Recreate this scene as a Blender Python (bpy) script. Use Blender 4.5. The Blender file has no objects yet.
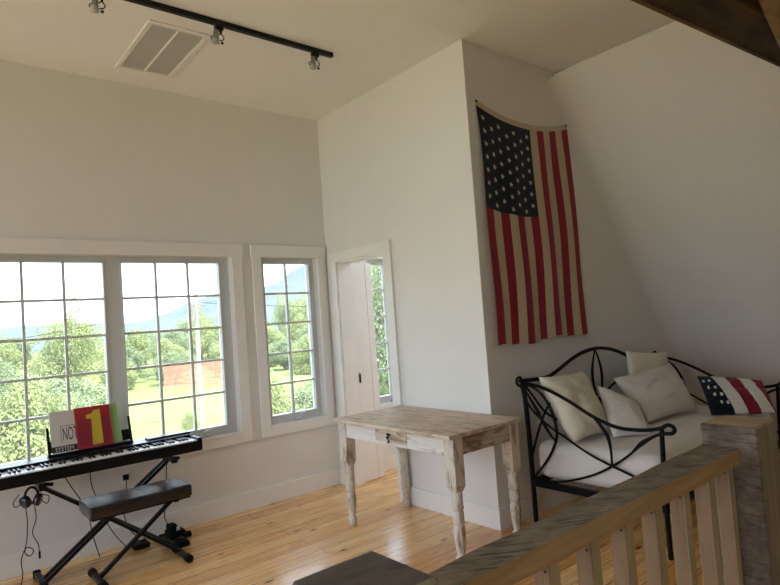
import bpy, bmesh, math, random
from mathutils import Vector, Matrix, noise
random.seed(7)
SC = bpy.context.scene
COL = SC.collection
PI = math.pi

# ------------------------------------------------------------------ materials
def new_mat(name):
    m = bpy.data.materials.new(name); m.use_nodes = True
    nt = m.node_tree; b = nt.nodes['Principled BSDF']
    return m, nt, b

def setp(b, **kw):
    for k, v in kw.items():
        b.inputs[k.replace('_', ' ')].default_value = v

def nd(nt, typ, **kw):
    n = nt.nodes.new(typ)
    for k, v in kw.items():
        if k in n.inputs.keys(): n.inputs[k].default_value = v
        else: setattr(n, k, v)
    return n

def coords(nt, scale=(1, 1, 1), rot=(0, 0, 0)):
    tc = nt.nodes.new('ShaderNodeTexCoord'); mp = nt.nodes.new('ShaderNodeMapping')
    mp.inputs['Scale'].default_value = scale; mp.inputs['Rotation'].default_value = rot
    nt.links.new(tc.outputs['Object'], mp.inputs['Vector'])
    return mp.outputs['Vector']

def ramp(nt, src, stops):
    r = nt.nodes.new('ShaderNodeValToRGB'); e = r.color_ramp.elements
    e[0].position, e[0].color = stops[0][0], (*stops[0][1], 1)
    e[1].position, e[1].color = stops[-1][0], (*stops[-1][1], 1)
    for p, c in stops[1:-1]:
        x = e.new(p); x.color = (*c, 1)
    nt.links.new(src, r.inputs['Fac'])
    return r.outputs['Color']

def mix(nt, fac, a, b, mode='MIX'):
    m = nt.nodes.new('ShaderNodeMix'); m.data_type = 'RGBA'; m.blend_type = mode
    for s, v in (('Factor', fac), ('A', a), ('B', b)):
        idx = {'Factor': 0, 'A': 6, 'B': 7}[s]
        if hasattr(v, 'is_linked'): nt.links.new(v, m.inputs[idx])
        elif s == 'Factor': m.inputs[0].default_value = v
        else: m.inputs[idx].default_value = (*v, 1)
    return m.outputs[2]

def bump(nt, b, src, strength=.2, dist=.01):
    n = nd(nt, 'ShaderNodeBump', Strength=strength, Distance=dist)
    nt.links.new(src, n.inputs['Height']); nt.links.new(n.outputs['Normal'], b.inputs['Normal'])

def plain(name, col, rough=.5, metal=0., var=.06, scale=6, bumps=0., bscale=60, spec=.5):
    m, nt, b = new_mat(name)
    v = coords(nt)
    n = nd(nt, 'ShaderNodeTexNoise', Scale=scale, Detail=3.0); nt.links.new(v, n.inputs['Vector'])
    lo = tuple(max(0, c*(1-var)) for c in col); hi = tuple(min(1, c*(1+var)) for c in col)
    nt.links.new(ramp(nt, n.outputs['Fac'], [(.3, lo), (.7, hi)]), b.inputs['Base Color'])
    setp(b, Roughness=rough, Metallic=metal, Specular_IOR_Level=spec)
    if bumps:
        n2 = nd(nt, 'ShaderNodeTexNoise', Scale=bscale, Detail=4.0); nt.links.new(v, n2.inputs['Vector'])
        bump(nt, b, n2.outputs['Fac'], bumps, .004)
    return m

def floor_mat():
    m, nt, b = new_mat('honey_pine_boards')
    v = coords(nt)
    br = nd(nt, 'ShaderNodeTexBrick', Scale=1.0)
    br.inputs['Brick Width'].default_value = 3.3; br.inputs['Row Height'].default_value = .135
    br.inputs['Mortar Size'].default_value = .0026; br.inputs['Mortar Smooth'].default_value = .2
    br.inputs['Color1'].default_value = (0, 0, 0, 1); br.inputs['Color2'].default_value = (1, 1, 1, 1)
    br.inputs['Mortar'].default_value = (.5, .5, .5, 1); br.offset = .37
    nt.links.new(v, br.inputs['Vector'])
    board = ramp(nt, br.outputs['Color'], [(0, (.64, .33, .11)), (.5, (.77, .45, .165)), (1, (.86, .58, .265))])
    # grain, stretched along the boards
    mp = coords(nt, (.55, 8, 1))
    ad = nd(nt, 'ShaderNodeVectorMath', operation='ADD'); nt.links.new(mp, ad.inputs[0])
    sc = nd(nt, 'ShaderNodeVectorMath', operation='SCALE'); sc.inputs['Scale'].default_value = 9.
    nt.links.new(br.outputs['Color'], sc.inputs[0]); nt.links.new(sc.outputs[0], ad.inputs[1])
    g = nd(nt, 'ShaderNodeTexNoise', Scale=2.2, Detail=6.0, Distortion=1.2); nt.links.new(ad.outputs[0], g.inputs['Vector'])
    grain = ramp(nt, g.outputs['Fac'], [(.28, (.80, .70, .58)), (.5, (1, 1, 1)), (.74, (1.0, .93, .85))])
    c = mix(nt, .8, board, grain, 'MULTIPLY')
    # knots
    kv = coords(nt, (3.4, 8.5, 1))
    vo = nd(nt, 'ShaderNodeTexVoronoi', Scale=1.0, Randomness=1.0); nt.links.new(kv, vo.inputs['Vector'])
    kn = ramp(nt, vo.outputs['Distance'], [(.05, (.12, .05, .02)), (.095, (.6, .46, .32)), (.15, (1, 1, 1))])
    c = mix(nt, 1., c, kn, 'MULTIPLY')
    c = mix(nt, br.outputs['Fac'], c, (.12, .055, .02))
    nt.links.new(c, b.inputs['Base Color'])
    r = ramp(nt, g.outputs['Fac'], [(.3, (.2, .2, .2)), (.7, (.34, .34, .34))]); nt.links.new(r, b.inputs['Roughness'])
    setp(b, Coat_Weight=.35, Coat_Roughness=.16)
    inv = nd(nt, 'ShaderNodeMath', operation='SUBTRACT'); inv.inputs[0].default_value = 1.; nt.links.new(br.outputs['Fac'], inv.inputs[1])
    bump(nt, b, inv.outputs[0], .35, .003)
    return m

def worn_paint(name, paint, wood, amount, axis, fine=1.0):
    """chipped old paint over bare wood; amount = how much paint is gone (0..1)"""
    m, nt, b = new_mat(name)
    st = [5, 5, 5]; st[axis] = 1.3
    v = coords(nt, tuple(st))
    n = nd(nt, 'ShaderNodeTexNoise', Scale=1.6*fine, Detail=8.0, Roughness=.7, Distortion=.6); nt.links.new(v, n.inputs['Vector'])
    st2 = [60, 60, 60]; st2[axis] = 3
    v2 = coords(nt, tuple(st2))
    g = nd(nt, 'ShaderNodeTexNoise', Scale=1., Detail=4.0); nt.links.new(v2, g.inputs['Vector'])
    wd = ramp(nt, g.outputs['Fac'], [(.3, tuple(c*.55 for c in wood)), (.7, wood)])
    pt = ramp(nt, g.outputs['Fac'], [(.25, tuple(c*.82 for c in paint)), (.6, paint)])
    c0 = .5 + (amount-.5)*.55
    msk = ramp(nt, n.outputs['Fac'], [(max(.01, c0-.06), (0, 0, 0)), (min(.99, c0+.05), (1, 1, 1))])
    nt.links.new(mix(nt, msk, wd, pt), b.inputs['Base Color'])
    setp(b, Roughness=.62, Specular_IOR_Level=.35)
    bump(nt, b, g.outputs['Fac'], .35, .002)
    return m

def wood(name, dark, light, axis, rough=.7, streak=14, contrast=(.32, .68), spec=.3):
    m, nt, b = new_mat(name)
    st = [streak]*3; st[axis] = 1.2
    v = coords(nt, tuple(st))
    n = nd(nt, 'ShaderNodeTexNoise', Scale=1.7, Detail=7.0, Roughness=.62, Distortion=.8); nt.links.new(v, n.inputs['Vector'])
    nt.links.new(ramp(nt, n.outputs['Fac'], [(contrast[0], dark), (contrast[1], light)]), b.inputs['Base Color'])
    setp(b, Roughness=rough, Specular_IOR_Level=spec)
    bump(nt, b, n.outputs['Fac'], .3, .003)
    return m

def sawn(name, dark, mid, light, rot, cell, marks=.5):
    """weathered rough-sawn timber: broken saw marks (cell = their length along each turned axis) over uneven grey grain"""
    m, nt, b = new_mat(name)
    tc = nt.nodes.new('ShaderNodeTexCoord')
    def turned(c):
        mp = nt.nodes.new('ShaderNodeMapping'); mp.vector_type = 'TEXTURE'
        mp.inputs['Rotation'].default_value = rot; mp.inputs['Scale'].default_value = c
        nt.links.new(tc.outputs['Object'], mp.inputs['Vector']); return mp.outputs['Vector']
    w = nd(nt, 'ShaderNodeTexNoise', Scale=1., Detail=3.0, Roughness=.6, Distortion=.25); nt.links.new(turned(cell), w.inputs['Vector'])
    tick = ramp(nt, w.outputs['Fac'], [(.36, (0, 0, 0)), (.5, (1, 1, 1))])
    n = nd(nt, 'ShaderNodeTexNoise', Scale=9., Detail=8.0, Roughness=.72); nt.links.new(tc.outputs['Object'], n.inputs['Vector'])
    base = ramp(nt, n.outputs['Fac'], [(.3, tuple(c*.6 for c in mid)), (.5, mid), (.7, light)])
    c = mix(nt, marks, base, mix(nt, tick, dark, (1, 1, 1)), 'MULTIPLY')
    nt.links.new(c, b.inputs['Base Color'])
    setp(b, Roughness=.85, Specular_IOR_Level=.2)
    bump(nt, b, w.outputs['Fac'], .6, .004)
    return m

def cloth(name, col, scale=260, strength=.25, rough=.95, var=.05):
    m, nt, b = new_mat(name)
    v = coords(nt)
    n = nd(nt, 'ShaderNodeTexNoise', Scale=4.0, Detail=4.0); nt.links.new(v, n.inputs['Vector'])
    nt.links.new(ramp(nt, n.outputs['Fac'], [(.3, tuple(c*(1-var) for c in col)), (.7, col)]), b.inputs['Base Color'])
    w = nd(nt, 'ShaderNodeTexNoise', Scale=float(scale), Detail=2.0); nt.links.new(v, w.inputs['Vector'])
    setp(b, Roughness=rough, Sheen_Weight=.15, Specular_IOR_Level=.15)
    bump(nt, b, w.outputs['Fac'], strength, .003)
    return m

def quilt_mat():
    m, nt, b = new_mat('white_quilted_cotton')
    v = coords(nt, (1, 1, 1), (0, 0, PI/4))
    ck = nd(nt, 'ShaderNodeTexVoronoi', Scale=44., Randomness=.8); nt.links.new(v, ck.inputs['Vector'])
    setp(b, Roughness=.95, Specular_IOR_Level=.15, Sheen_Weight=.1)
    nt.links.new(ramp(nt, ck.outputs['Distance'], [(.1, (.72, .70, .67)), (.6, (.70, .68, .65))]), b.inputs['Base Color'])
    bump(nt, b, ck.outputs['Distance'], .3, .004)
    return m

def glass_mat():
    m = bpy.data.materials.new('window_glass'); m.use_nodes = True
    nt = m.node_tree; nt.nodes.clear()
    o = nt.nodes.new('ShaderNodeOutputMaterial'); mx = nt.nodes.new('ShaderNodeMixShader')
    t = nt.nodes.new('ShaderNodeBsdfTransparent'); g = nt.nodes.new('ShaderNodeBsdfGlossy')
    t.inputs['Color'].default_value = (.97, .98, .975, 1); g.inputs['Roughness'].default_value = .02
    fr = nd(nt, 'ShaderNodeFresnel', IOR=1.25)
    nt.links.new(fr.outputs[0], mx.inputs[0]); nt.links.new(t.outputs[0], mx.inputs[1]); nt.links.new(g.outputs[0], mx.inputs[2])
    # hazy window glare, put into the panes as a thin white veil
    veil = nt.nodes.new('ShaderNodeBsdfTranslucent'); veil.inputs['Color'].default_value = (.95, .97, 1, 1)
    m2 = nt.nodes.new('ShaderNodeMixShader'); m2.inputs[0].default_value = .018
    nt.links.new(mx.outputs[0], m2.inputs[1]); nt.links.new(veil.outputs[0], m2.inputs[2])
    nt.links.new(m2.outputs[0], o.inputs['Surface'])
    return m

def leaf_mat(name, a, b_, c):
    m, nt, b = new_mat(name)
    gi = nt.nodes.new('ShaderNodeNewGeometry')
    n = nd(nt, 'ShaderNodeTexNoise', Scale=.9, Detail=3.0); nt.links.new(coords(nt), n.inputs['Vector'])
    ad = nd(nt, 'ShaderNodeMath', operation='MULTIPLY_ADD'); ad.inputs[1].default_value = .5
    nt.links.new(gi.outputs['Random Per Island'], ad.inputs[0]); 
    hf = nd(nt, 'ShaderNodeMath', operation='MULTIPLY'); hf.inputs[1].default_value = .5
    nt.links.new(n.outputs['Fac'], hf.inputs[0]); nt.links.new(hf.outputs[0], ad.inputs[2])
    nt.links.new(ramp(nt, ad.outputs[0], [(.2, a), (.5, b_), (.8, c)]), b.inputs['Base Color'])
    setp(b, Roughness=.6, Specular_IOR_Level=.2)
    # light passing through the leaves
    tr = nt.nodes.new('ShaderNodeBsdfTranslucent'); mx = nt.nodes.new('ShaderNodeMixShader'); mx.inputs[0].default_value = .35
    nt.links.new(b.inputs['Base Color'].links[0].from_socket, tr.inputs['Color'])
    out = [x for x in nt.nodes if x.type == 'OUTPUT_MATERIAL'][0]
    nt.links.new(b.outputs[0], mx.inputs[1]); nt.links.new(tr.outputs[0], mx.inputs[2]); nt.links.new(mx.outputs[0], out.inputs['Surface'])
    return m

M = {}
M['wall'] = plain('warm_white_wall_paint', (.745, .735, .71), .75, var=.012, scale=2, bumps=.05, bscale=180, spec=.25)
M['ceil'] = plain('white_ceiling_paint', (.83, .82, .79), .85, var=.01, scale=2, spec=.2)
M['trim'] = plain('white_trim_paint', (.80, .79, .77), .45, var=.015)
M['sash'] = plain('backlit_sash_grey', (.60, .62, .63), .4, var=.02)  # white sashes, with their backlit shade put into a greyer colour
M['boarding'] = plain('cream_boarding_paint', (.80, .77, .74), .6, var=.02)
M['floor'] = floor_mat()
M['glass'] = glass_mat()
M['black_metal'] = plain('black_satin_metal', (.006, .006, .007), .36, .0, var=.2, spec=.25)
M['iron'] = plain('black_wrought_iron', (.005, .005, .0055), .45, .0, var=.3, bumps=.1, bscale=90, spec=.12)
M['black_plastic'] = plain('black_piano_plastic', (.006, .006, .007), .33, var=.1, spec=.25)
M['rubber'] = plain('black_rubber', (.006, .006, .006), .7, var=.1, spec=.2)
M['vinyl'] = plain('black_vinyl', (.007, .008, .012), .3, var=.1, bumps=.04, bscale=220, spec=.6)
M['vinyl'].node_tree.nodes['Principled BSDF'].inputs['Coat Weight'].default_value = .35; M['vinyl'].node_tree.nodes['Principled BSDF'].inputs['Coat Roughness'].default_value = .3
M['white_key'] = plain('white_key_plastic', (.82, .82, .79), .3, var=.01)
M['chrome'] = plain('brushed_lamp_metal', (.3, .3, .28), .35, .9, var=.05)
M['bulb'] = plain('unlit_bulb_glass', (.42, .42, .39), .15, .0, var=.03)
M['vent'] = plain('white_vent_enamel', (.82, .80, .76), .5, var=.01)
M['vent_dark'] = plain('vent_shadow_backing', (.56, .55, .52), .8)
M['top'] = worn_paint('bare_scrubbed_table_boards', (.64, .53, .41), (.56, .44, .31), .48, 1, 2.6)
M['apron'] = worn_paint('chipped_white_table_paint', (.74, .72, .67), (.42, .32, .22), .28, 1, 2.2)
M['apron_end'] = worn_paint('worn_end_table_paint', (.56, .49, .39), (.33, .23, .14), .5, 0, 2.)
M['leg'] = worn_paint('chipped_leg_paint', (.66, .60, .51), (.36, .26, .17), .42, 2, 3.4)
M['drawer'] = worn_paint('bare_drawer_front', (.62, .54, .44), (.44, .31, .2), .45, 1, 3)
M['rail_top'] = sawn('weathered_saw_marked_top', (.2, .19, .18), (.21, .172, .13), (.33, .277, .214), (0, 0, -.55), (.16, .016, .1), .75)
M['pine'] = wood('fresh_pine_edge', (.40, .27, .13), (.56, .41, .22), 0, .65, 12)
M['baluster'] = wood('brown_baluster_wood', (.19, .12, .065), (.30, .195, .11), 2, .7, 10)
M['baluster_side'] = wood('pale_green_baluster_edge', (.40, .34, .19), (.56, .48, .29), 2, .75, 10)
M['newel'] = sawn('grey_brown_rough_sawn_post', (.3, .28, .26), (.155, .12, .09), (.24, .195, .15), (.06, 0, 0), (.12, .09, .012), .55)
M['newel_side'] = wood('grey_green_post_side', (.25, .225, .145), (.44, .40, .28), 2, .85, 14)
M['newel_top'] = wood('sawn_end_grain', (.32, .23, .13), (.46, .35, .22), 1, .8, 8)
M['absorb_boards'] = wood('dark_absorbing_boards', (.07, .05, .032), (.17, .125, .085), 2, .8, 9)
M['cap'] = wood('dark_weathered_post_top', (.06, .048, .037), (.14, .115, .09), 0, .8, 9)
M['beam'] = wood('dark_old_beam', (.022, .016, .009), (.085, .06, .03), 0, .8, 9)
M['beam_edge'] = wood('lit_brown_beam_edge', (.08, .052, .024), (.2, .135, .065), 0, .75, 9)
M['brace'] = wood('brown_brace_wood', (.12, .075, .035), (.24, .155, .075), 2, .75, 9)
M['cream'] = cloth('cream_cushion_linen', (.74, .70, .57))
M['white_cloth'] = cloth('white_cushion_cotton', (.72, .69, .64))
M['quilt'] = quilt_mat()
M['flag_red'] = cloth('flag_red_wool', (.27, .010, .024), 300, .15)
M['flag_white'] = cloth('flag_aged_white_wool', (.53, .44, .31), 300, .15)
M['flag_blue'] = cloth('flag_navy_wool', (.008, .012, .03), 300, .15)
M['star'] = cloth('flag_star_cotton', (.62, .58, .48), 300, .1)
M['cush_red'] = cloth('cushion_dark_red', (.2, .012, .03), 240, .3)
M['cush_white'] = cloth('cushion_white', (.62, .60, .52), 240, .3)
M['cush_blue'] = cloth('cushion_navy', (.006, .008, .018), 240, .3)
M['book_white'] = plain('white_book_cover', (.62, .58, .55), .45, var=.02)
M['book_red'] = plain('red_book_cover', (.36, .02, .03), .35, var=.04)
M['book_crimson'] = plain('crimson_book_panel', (.24, .016, .036), .35, var=.06)
M['book_yellow'] = plain('yellow_numeral_ink', (.56, .43, .04), .4, var=.05)
M['book_green'] = plain('green_book_cover', (.3, .52, .22), .4, var=.06)
M['paper'] = plain('book_pages', (.8, .78, .72), .8, var=.02)
M['ink'] = plain('black_print_ink', (.02, .02, .025), .6, var=.02)
M['adapter_label'] = plain('white_sticker', (.7, .7, .68), .5, var=.02)
M['canvas'] = cloth('flag_header_canvas', (.55, .47, .35), 300, .2)
M['grass'] = None

# ------------------------------------------------------------------ geometry helpers
ROOT = {}
class MB:
    """collects shapes (world coordinates) and builds them as ONE mesh object"""
    def __init__(self): self.v = []; self.f = []; self.m = []; self.s = []
    def add(self, verts, faces, mi=0, smooth=False):
        o = len(self.v); self.v += [Vector(p) for p in verts]
        for k, f in enumerate(faces):
            self.f.append([i+o for i in f]); self.m.append(mi[k] if isinstance(mi, list) else mi); self.s.append(smooth)
        return self
    def box(self, a, b, mi=0, bev=0., mat=None, faces_mi=None, seg=2):
        a = Vector(a); b = Vector(b)
        lo = Vector([min(a[i], b[i]) for i in range(3)]); hi = Vector([max(a[i], b[i]) for i in range(3)])
        bm = bmesh.new(); bmesh.ops.create_cube(bm, size=1)
        for v in bm.verts: v.co = Vector([(lo[i]+hi[i])/2+v.co[i]*(hi[i]-lo[i]) for i in range(3)])
        if bev > 0: bmesh.ops.bevel(bm, geom=bm.edges[:], offset=bev, segments=seg, profile=.5, affect='EDGES')
        bm.normal_update()
        mis = []
        for f in bm.faces:
            k = mi
            if faces_mi:
                n = f.normal; ax = max(range(3), key=lambda i: abs(n[i])); key = ('-' if n[ax] < 0 else '+')+'xyz'[ax]
                k = faces_mi.get(key, mi)
            mis.append(k)
        vs = [v.co.copy() for v in bm.verts]
        if mat is not None: vs = [mat @ v for v in vs]
        self.add(vs, [[v.index for v in f.verts] for f in bm.faces], mis, False)
        bm.free(); return self
    def bar(self, p, q, w, h, mi=0, up=(0, 0, 1), bev=0.):
        """rectangular bar from p to q"""
        p = Vector(p); q = Vector(q); d = (q-p).normalized(); up = Vector(up)
        s = d.cross(up).normalized(); u = s.cross(d)
        mt = Matrix((( d.x, s.x, u.x, p.x), (d.y, s.y, u.y, p.y), (d.z, s.z, u.z, p.z), (0, 0, 0, 1)))
        return self.box((0, -w/2, -h/2), ((q-p).length, w/2, h/2), mi, bev, mt)
    def tube(self, pts, r, n=10, mi=0, cap=True, flat=None, closed=False):
        """swept tube; r = radius or list; flat=(axis vector, factor) squashes the section along an axis"""
        pts = [Vector(p) for p in pts]; N = len(pts)
        rs = r if isinstance(r, (list, tuple)) else [r]*N
        vs = []; prev = None
        for i in range(N):
            if closed: t = (pts[(i+1) % N]-pts[i-1]).normalized()
            else: t = (pts[min(i+1, N-1)]-pts[max(i-1, 0)]).normalized()
            if prev is None:
                a = Vector((0, 0, 1)) if abs(t.z) < .9 else Vector((1, 0, 0))
                s = t.cross(a).normalized()
            else:
                s = (prev-t*prev.dot(t)).normalized()
            prev = s; u = t.cross(s)
            for k in range(n):
                an = 2*PI*k/n; o = (s*math.cos(an)+u*math.sin(an))*rs[i]
                if flat: ax = Vector(flat[0]); o = o-ax*o.dot(ax)*(1-flat[1])
                vs.append(pts[i]+o)
        fs = []
        for i in range(N if closed else N-1):
            for k in range(n):
                a = i*n+k; b = i*n+(k+1) % n; j = (i+1) % N
                fs.append([a, b, j*n+(k+1) % n, j*n+k])
        self.add(vs, fs, mi, True)
        if cap and not closed:
            self.add(vs[:n], [list(range(n))[::-1]], mi); self.add(vs[-n:], [list(range(n))], mi)
        return self
    def cyl(self, p, q, r, n=16, mi=0, r2=None):
        return self.tube([p, q], [r, r if r2 is None else r2], n, mi)
    def lathe(self, prof, c, n=20, mi=0, axis=(0, 0, 1)):
        """prof: list of (radius, height) about axis through c"""
        ax = Vector(axis).normalized(); a = Vector((1, 0, 0)) if abs(ax.x) < .9 else Vector((0, 1, 0))
        s = ax.cross(a).normalized(); u = ax.cross(s); c = Vector(c); vs = []
        for r, h in prof:
            for k in range(n):
                an = 2*PI*k/n; vs.append(c+ax*h+(s*math.cos(an)+u*math.sin(an))*max(r, 1e-4))
        fs = [[i*n+k, i*n+(k+1) % n, (i+1)*n+(k+1) % n, (i+1)*n+k] for i in range(len(prof)-1) for k in range(n)]
        self.add(vs, fs, mi, True)
        self.add(vs[:n], [list(range(n))[::-1]], mi); self.add(vs[-n:], [list(range(n))], mi)
        return self
    def prism(self, poly, axis, a, b, mi=0):
        """polygon (2-D list) extruded from a to b along axis ('x','y','z')"""
        def P(p, t): return {'x': (t, p[0], p[1]), 'y': (p[0], t, p[1]), 'z': (p[0], p[1], t)}[axis]
        n = len(poly); vs = [P(p, a) for p in poly]+[P(p, b) for p in poly]
        fs = [list(range(n))[::-1], list(range(n, 2*n))]+[[i, (i+1) % n, n+(i+1) % n, n+i] for i in range(n)]
        return self.add(vs, fs, mi)
    def build(self, name, mats, parent=None, fixnormals=True):
        off = ROOT.get(parent.name, Vector()) if parent is not None else Vector()
        me = bpy.data.meshes.new(name)
        me.from_pydata([tuple(v-off) for v in self.v], [], self.f)
        if not isinstance(mats, (list, tuple)): mats = [mats]
        for m in mats: me.materials.append(m)
        me.polygons.foreach_set('material_index', self.m); me.polygons.foreach_set('use_smooth', self.s)
        me.validate(); me.update()
        if fixnormals:
            bm = bmesh.new(); bm.from_mesh(me); bmesh.ops.recalc_face_normals(bm, faces=bm.faces[:]); bm.to_mesh(me); bm.free()
        o = bpy.data.objects.new(name, me); COL.objects.link(o)
        if parent is not None:
            o.parent = parent; ROOT[o.name] = off
        else: ROOT[o.name] = Vector()
        return o

def tag(o, label=None, cat=None, group=None, kind=None):
    if label: o['label'] = label
    if cat: o['category'] = cat
    if group: o['group'] = group
    if kind: o['kind'] = kind
    return o
def thing(name, loc, label, cat, group=None, kind=None):
    o = bpy.data.objects.new(name, None); COL.objects.link(o); o.location = loc; o.empty_display_size = .1
    ROOT[o.name] = Vector(loc)
    return tag(o, label, cat, group, kind)
def struct(o): o['kind'] = 'structure'; return o
def copy_tree(o, parent=None):
    c = o.copy(); COL.objects.link(c)
    if parent is not None: c.parent = parent
    for ch in list(o.children): copy_tree(ch, c)
    return c
def smooth_path(pts, n=6):
    pts = [Vector(p) for p in pts]; out = []
    for i in range(len(pts)-1):
        p0 = pts[max(i-1, 0)]; p1 = pts[i]; p2 = pts[i+1]; p3 = pts[min(i+2, len(pts)-1)]
        for k in range(n):
            t = k/n
            out.append(.5*((2*p1)+(p2-p0)*t+(2*p0-5*p1+4*p2-p3)*t*t+(3*p1-p0-3*p2+p3)*t**3))
    out.append(pts[-1]); return out

# ------------------------------------------------------------------ room shell
YA = 4.577      # window wall
XB = 3.078      # door wall
YF = 2.686      # flag wall
ZC = 3.427      # ceiling
XW = -3.0       # unseen left wall
YS = -2.6       # unseen wall behind the photographer
TW = .17
XR = 6.68       # where the roof slope meets the floor

struct(MB().box((XW-.2, YS-.2, -.12), (XR+.2, YA+TW, 0)).build('floor', M['floor']))
struct(MB().box((XW-.2, YS-.2, ZC), (4.5, YA+TW, ZC+.15)).build('ceiling', M['ceil']))

W1 = (.28, 2.12); W2 = (2.39, 2.963); W3 = (3.545, 4.115); WZ = (.645, 2.103)
def wall_with_holes(mb, x0, x1, z0, z1, holes, y0, y1, swap=False):
    def bx(a, b, c, d):
        if b-a < 1e-4 or d-c < 1e-4: return
        if swap: mb.box((y0, a, c), (y1, b, d))
        else: mb.box((a, y0, c), (b, y1, d))
    x = x0
    for h in sorted(holes):
        bx(x, h[0], z0, z1); bx(h[0], h[1], z0, h[2]); bx(h[0], h[1], h[3], z1); x = h[1]
    bx(x, x1, z0, z1)
W0 = (-1.2, -.1)
mb = MB(); wall_with_holes(mb, XW-.2, 5.4, 0, ZC, [(*W0, *WZ), (*W1, *WZ), (*W2, *WZ), (*W3, *WZ)], YA, YA+TW)
struct(mb.build('wall_back', M['wall']))
DY = (3.712, 4.402); DZ = 2.045
mb = MB(); wall_with_holes(mb, YF, YA, 0, ZC, [(DY[0], DY[1], 0, DZ)], XB, XB+.14, True)
struct(mb.build('wall_door_side', M['wall']))
def slope_x(z): return 4.21+.72*(ZC-z)
struct(MB().prism([(XB+.14, 0), (slope_x(0), 0), (slope_x(ZC), ZC), (XB+.14, ZC)], 'y', YF, YF+.12).build('wall_alcove', M['wall']))
struct(MB().prism([(slope_x(0), 0), (slope_x(0)+.2, 0), (slope_x(ZC)+.2, ZC), (slope_x(ZC), ZC)], 'y', YS-.1, YF+.12).build('wall_right', M['wall']))
fi = MB(); e_ = Vector((.72, 0, -1)).normalized(); n1 = Vector((0, -1, 0)); n2 = Vector((-1, 0, -.72)).normalized(); R_f = .16
p_a = Vector((slope_x(ZC), YF, ZC)); p_b = Vector((slope_x(0), YF, 0)); nn = 12
vs = []
for p0 in (p_a, p_b):
    c0 = p0+(n1+n2)*R_f; vs.append(p0+(-n1-n2)*.01)
    vs += [c0-(n1*math.cos(PI/2*k/nn)+n2*math.sin(PI/2*k/nn))*R_f for k in range(nn+1)]
q_ = nn+2
fi.add(vs, [[k, k+1, q_+k+1, q_+k] for k in range(1, nn+1)], 0, True); fi.add(vs, [[0, 1, q_+1, q_], [nn+1, 0, q_, q_+nn+1]])
struct(fi.build('trim_5', M['wall']))
struct(MB().box((5.25, YF+.12, 0), (5.4, YA, ZC)).build('wall_side_room', M['wall']))
WL = [(-1.7, .7, .4, 2.9), (1.6, 4.4, .1, 3.15)]
mb = MB(); wall_with_holes(mb, YS-.1, YA, 0, ZC, WL, XW-.15, XW, True)
struct(mb.build('wall_left', M['wall']))
struct(MB().box((XW-.15, YS-.15, 0), (slope_x(0)+.2, YS, ZC)).build('wall_front', M['absorb_boards']))  # unseen wall; dark board finish added to cut bounce onto the window wall

# baseboards
BB = .143
def baseboard(name, pts):
    mb = MB()
    for (a, b) in pts: mb.box(a, b, bev=.003)
    struct(mb.build(name, M['trim']))
baseboard('baseboard_back', [((XW, YA-.016, 0), (XB, YA, BB)), ((XB+.14, YA-.016, 0), (5.25, YA, BB))])
baseboard('baseboard_door_side', [((XB-.016, YF-.016, 0), (XB, 3.61, BB)), ((XB-.016, 4.50, 0), (XB, YA-.016, BB))])
baseboard('baseboard_alcove', [((XB, YF-.016, 0), (6.6, YF, BB))])

# casings
def casing(name, x0, x1, z0, z1, side=.092, head=.105, sill=True):
    mb = MB(); y0 = YA-.022
    mb.box((x0-side, y0, z0-.09), (x0, YA, z1), bev=.002); mb.box((x1, y0, z0-.09), (x1+side, YA, z1), bev=.002)
    mb.box((x0-side-.008, y0-.006, z1), (x1+side+.008, YA, z1+head), bev=.002)
    mb.box((x0, y0, z0-.09), (x1, YA, z0), bev=.002)
    return struct(mb.build(name, M['trim']))
casing('trim_1', *W1, *WZ); 
mb_c = casing('trim_2', W2[0], W2[1], *WZ, side=.085)
casing('trim_3', *W3, *WZ)
casing('trim_6', *W0, *WZ)
mb = MB()
mb.box((XB-.022, DY[1], 0), (XB, DY[1]+.098, DZ), bev=.002); mb.box((XB-.022, DY[0]-.098, 0), (XB, DY[0], DZ), bev=.002)
mb.box((XB-.03, DY[0]-.106, DZ), (XB, DY[1]+.106, DZ+.088), bev=.002)
# jamb lining
mb.box((XB-.004, DY[1]-.012, 0), (XB+.144, DY[1], DZ)); mb.box((XB-.004, DY[0], 0), (XB+.144, DY[0]+.012, DZ)); mb.box((XB-.004, DY[0], DZ-.012), (XB+.144, DY[1], DZ))
struct(mb.build('trim_4', M['trim']))

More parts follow.
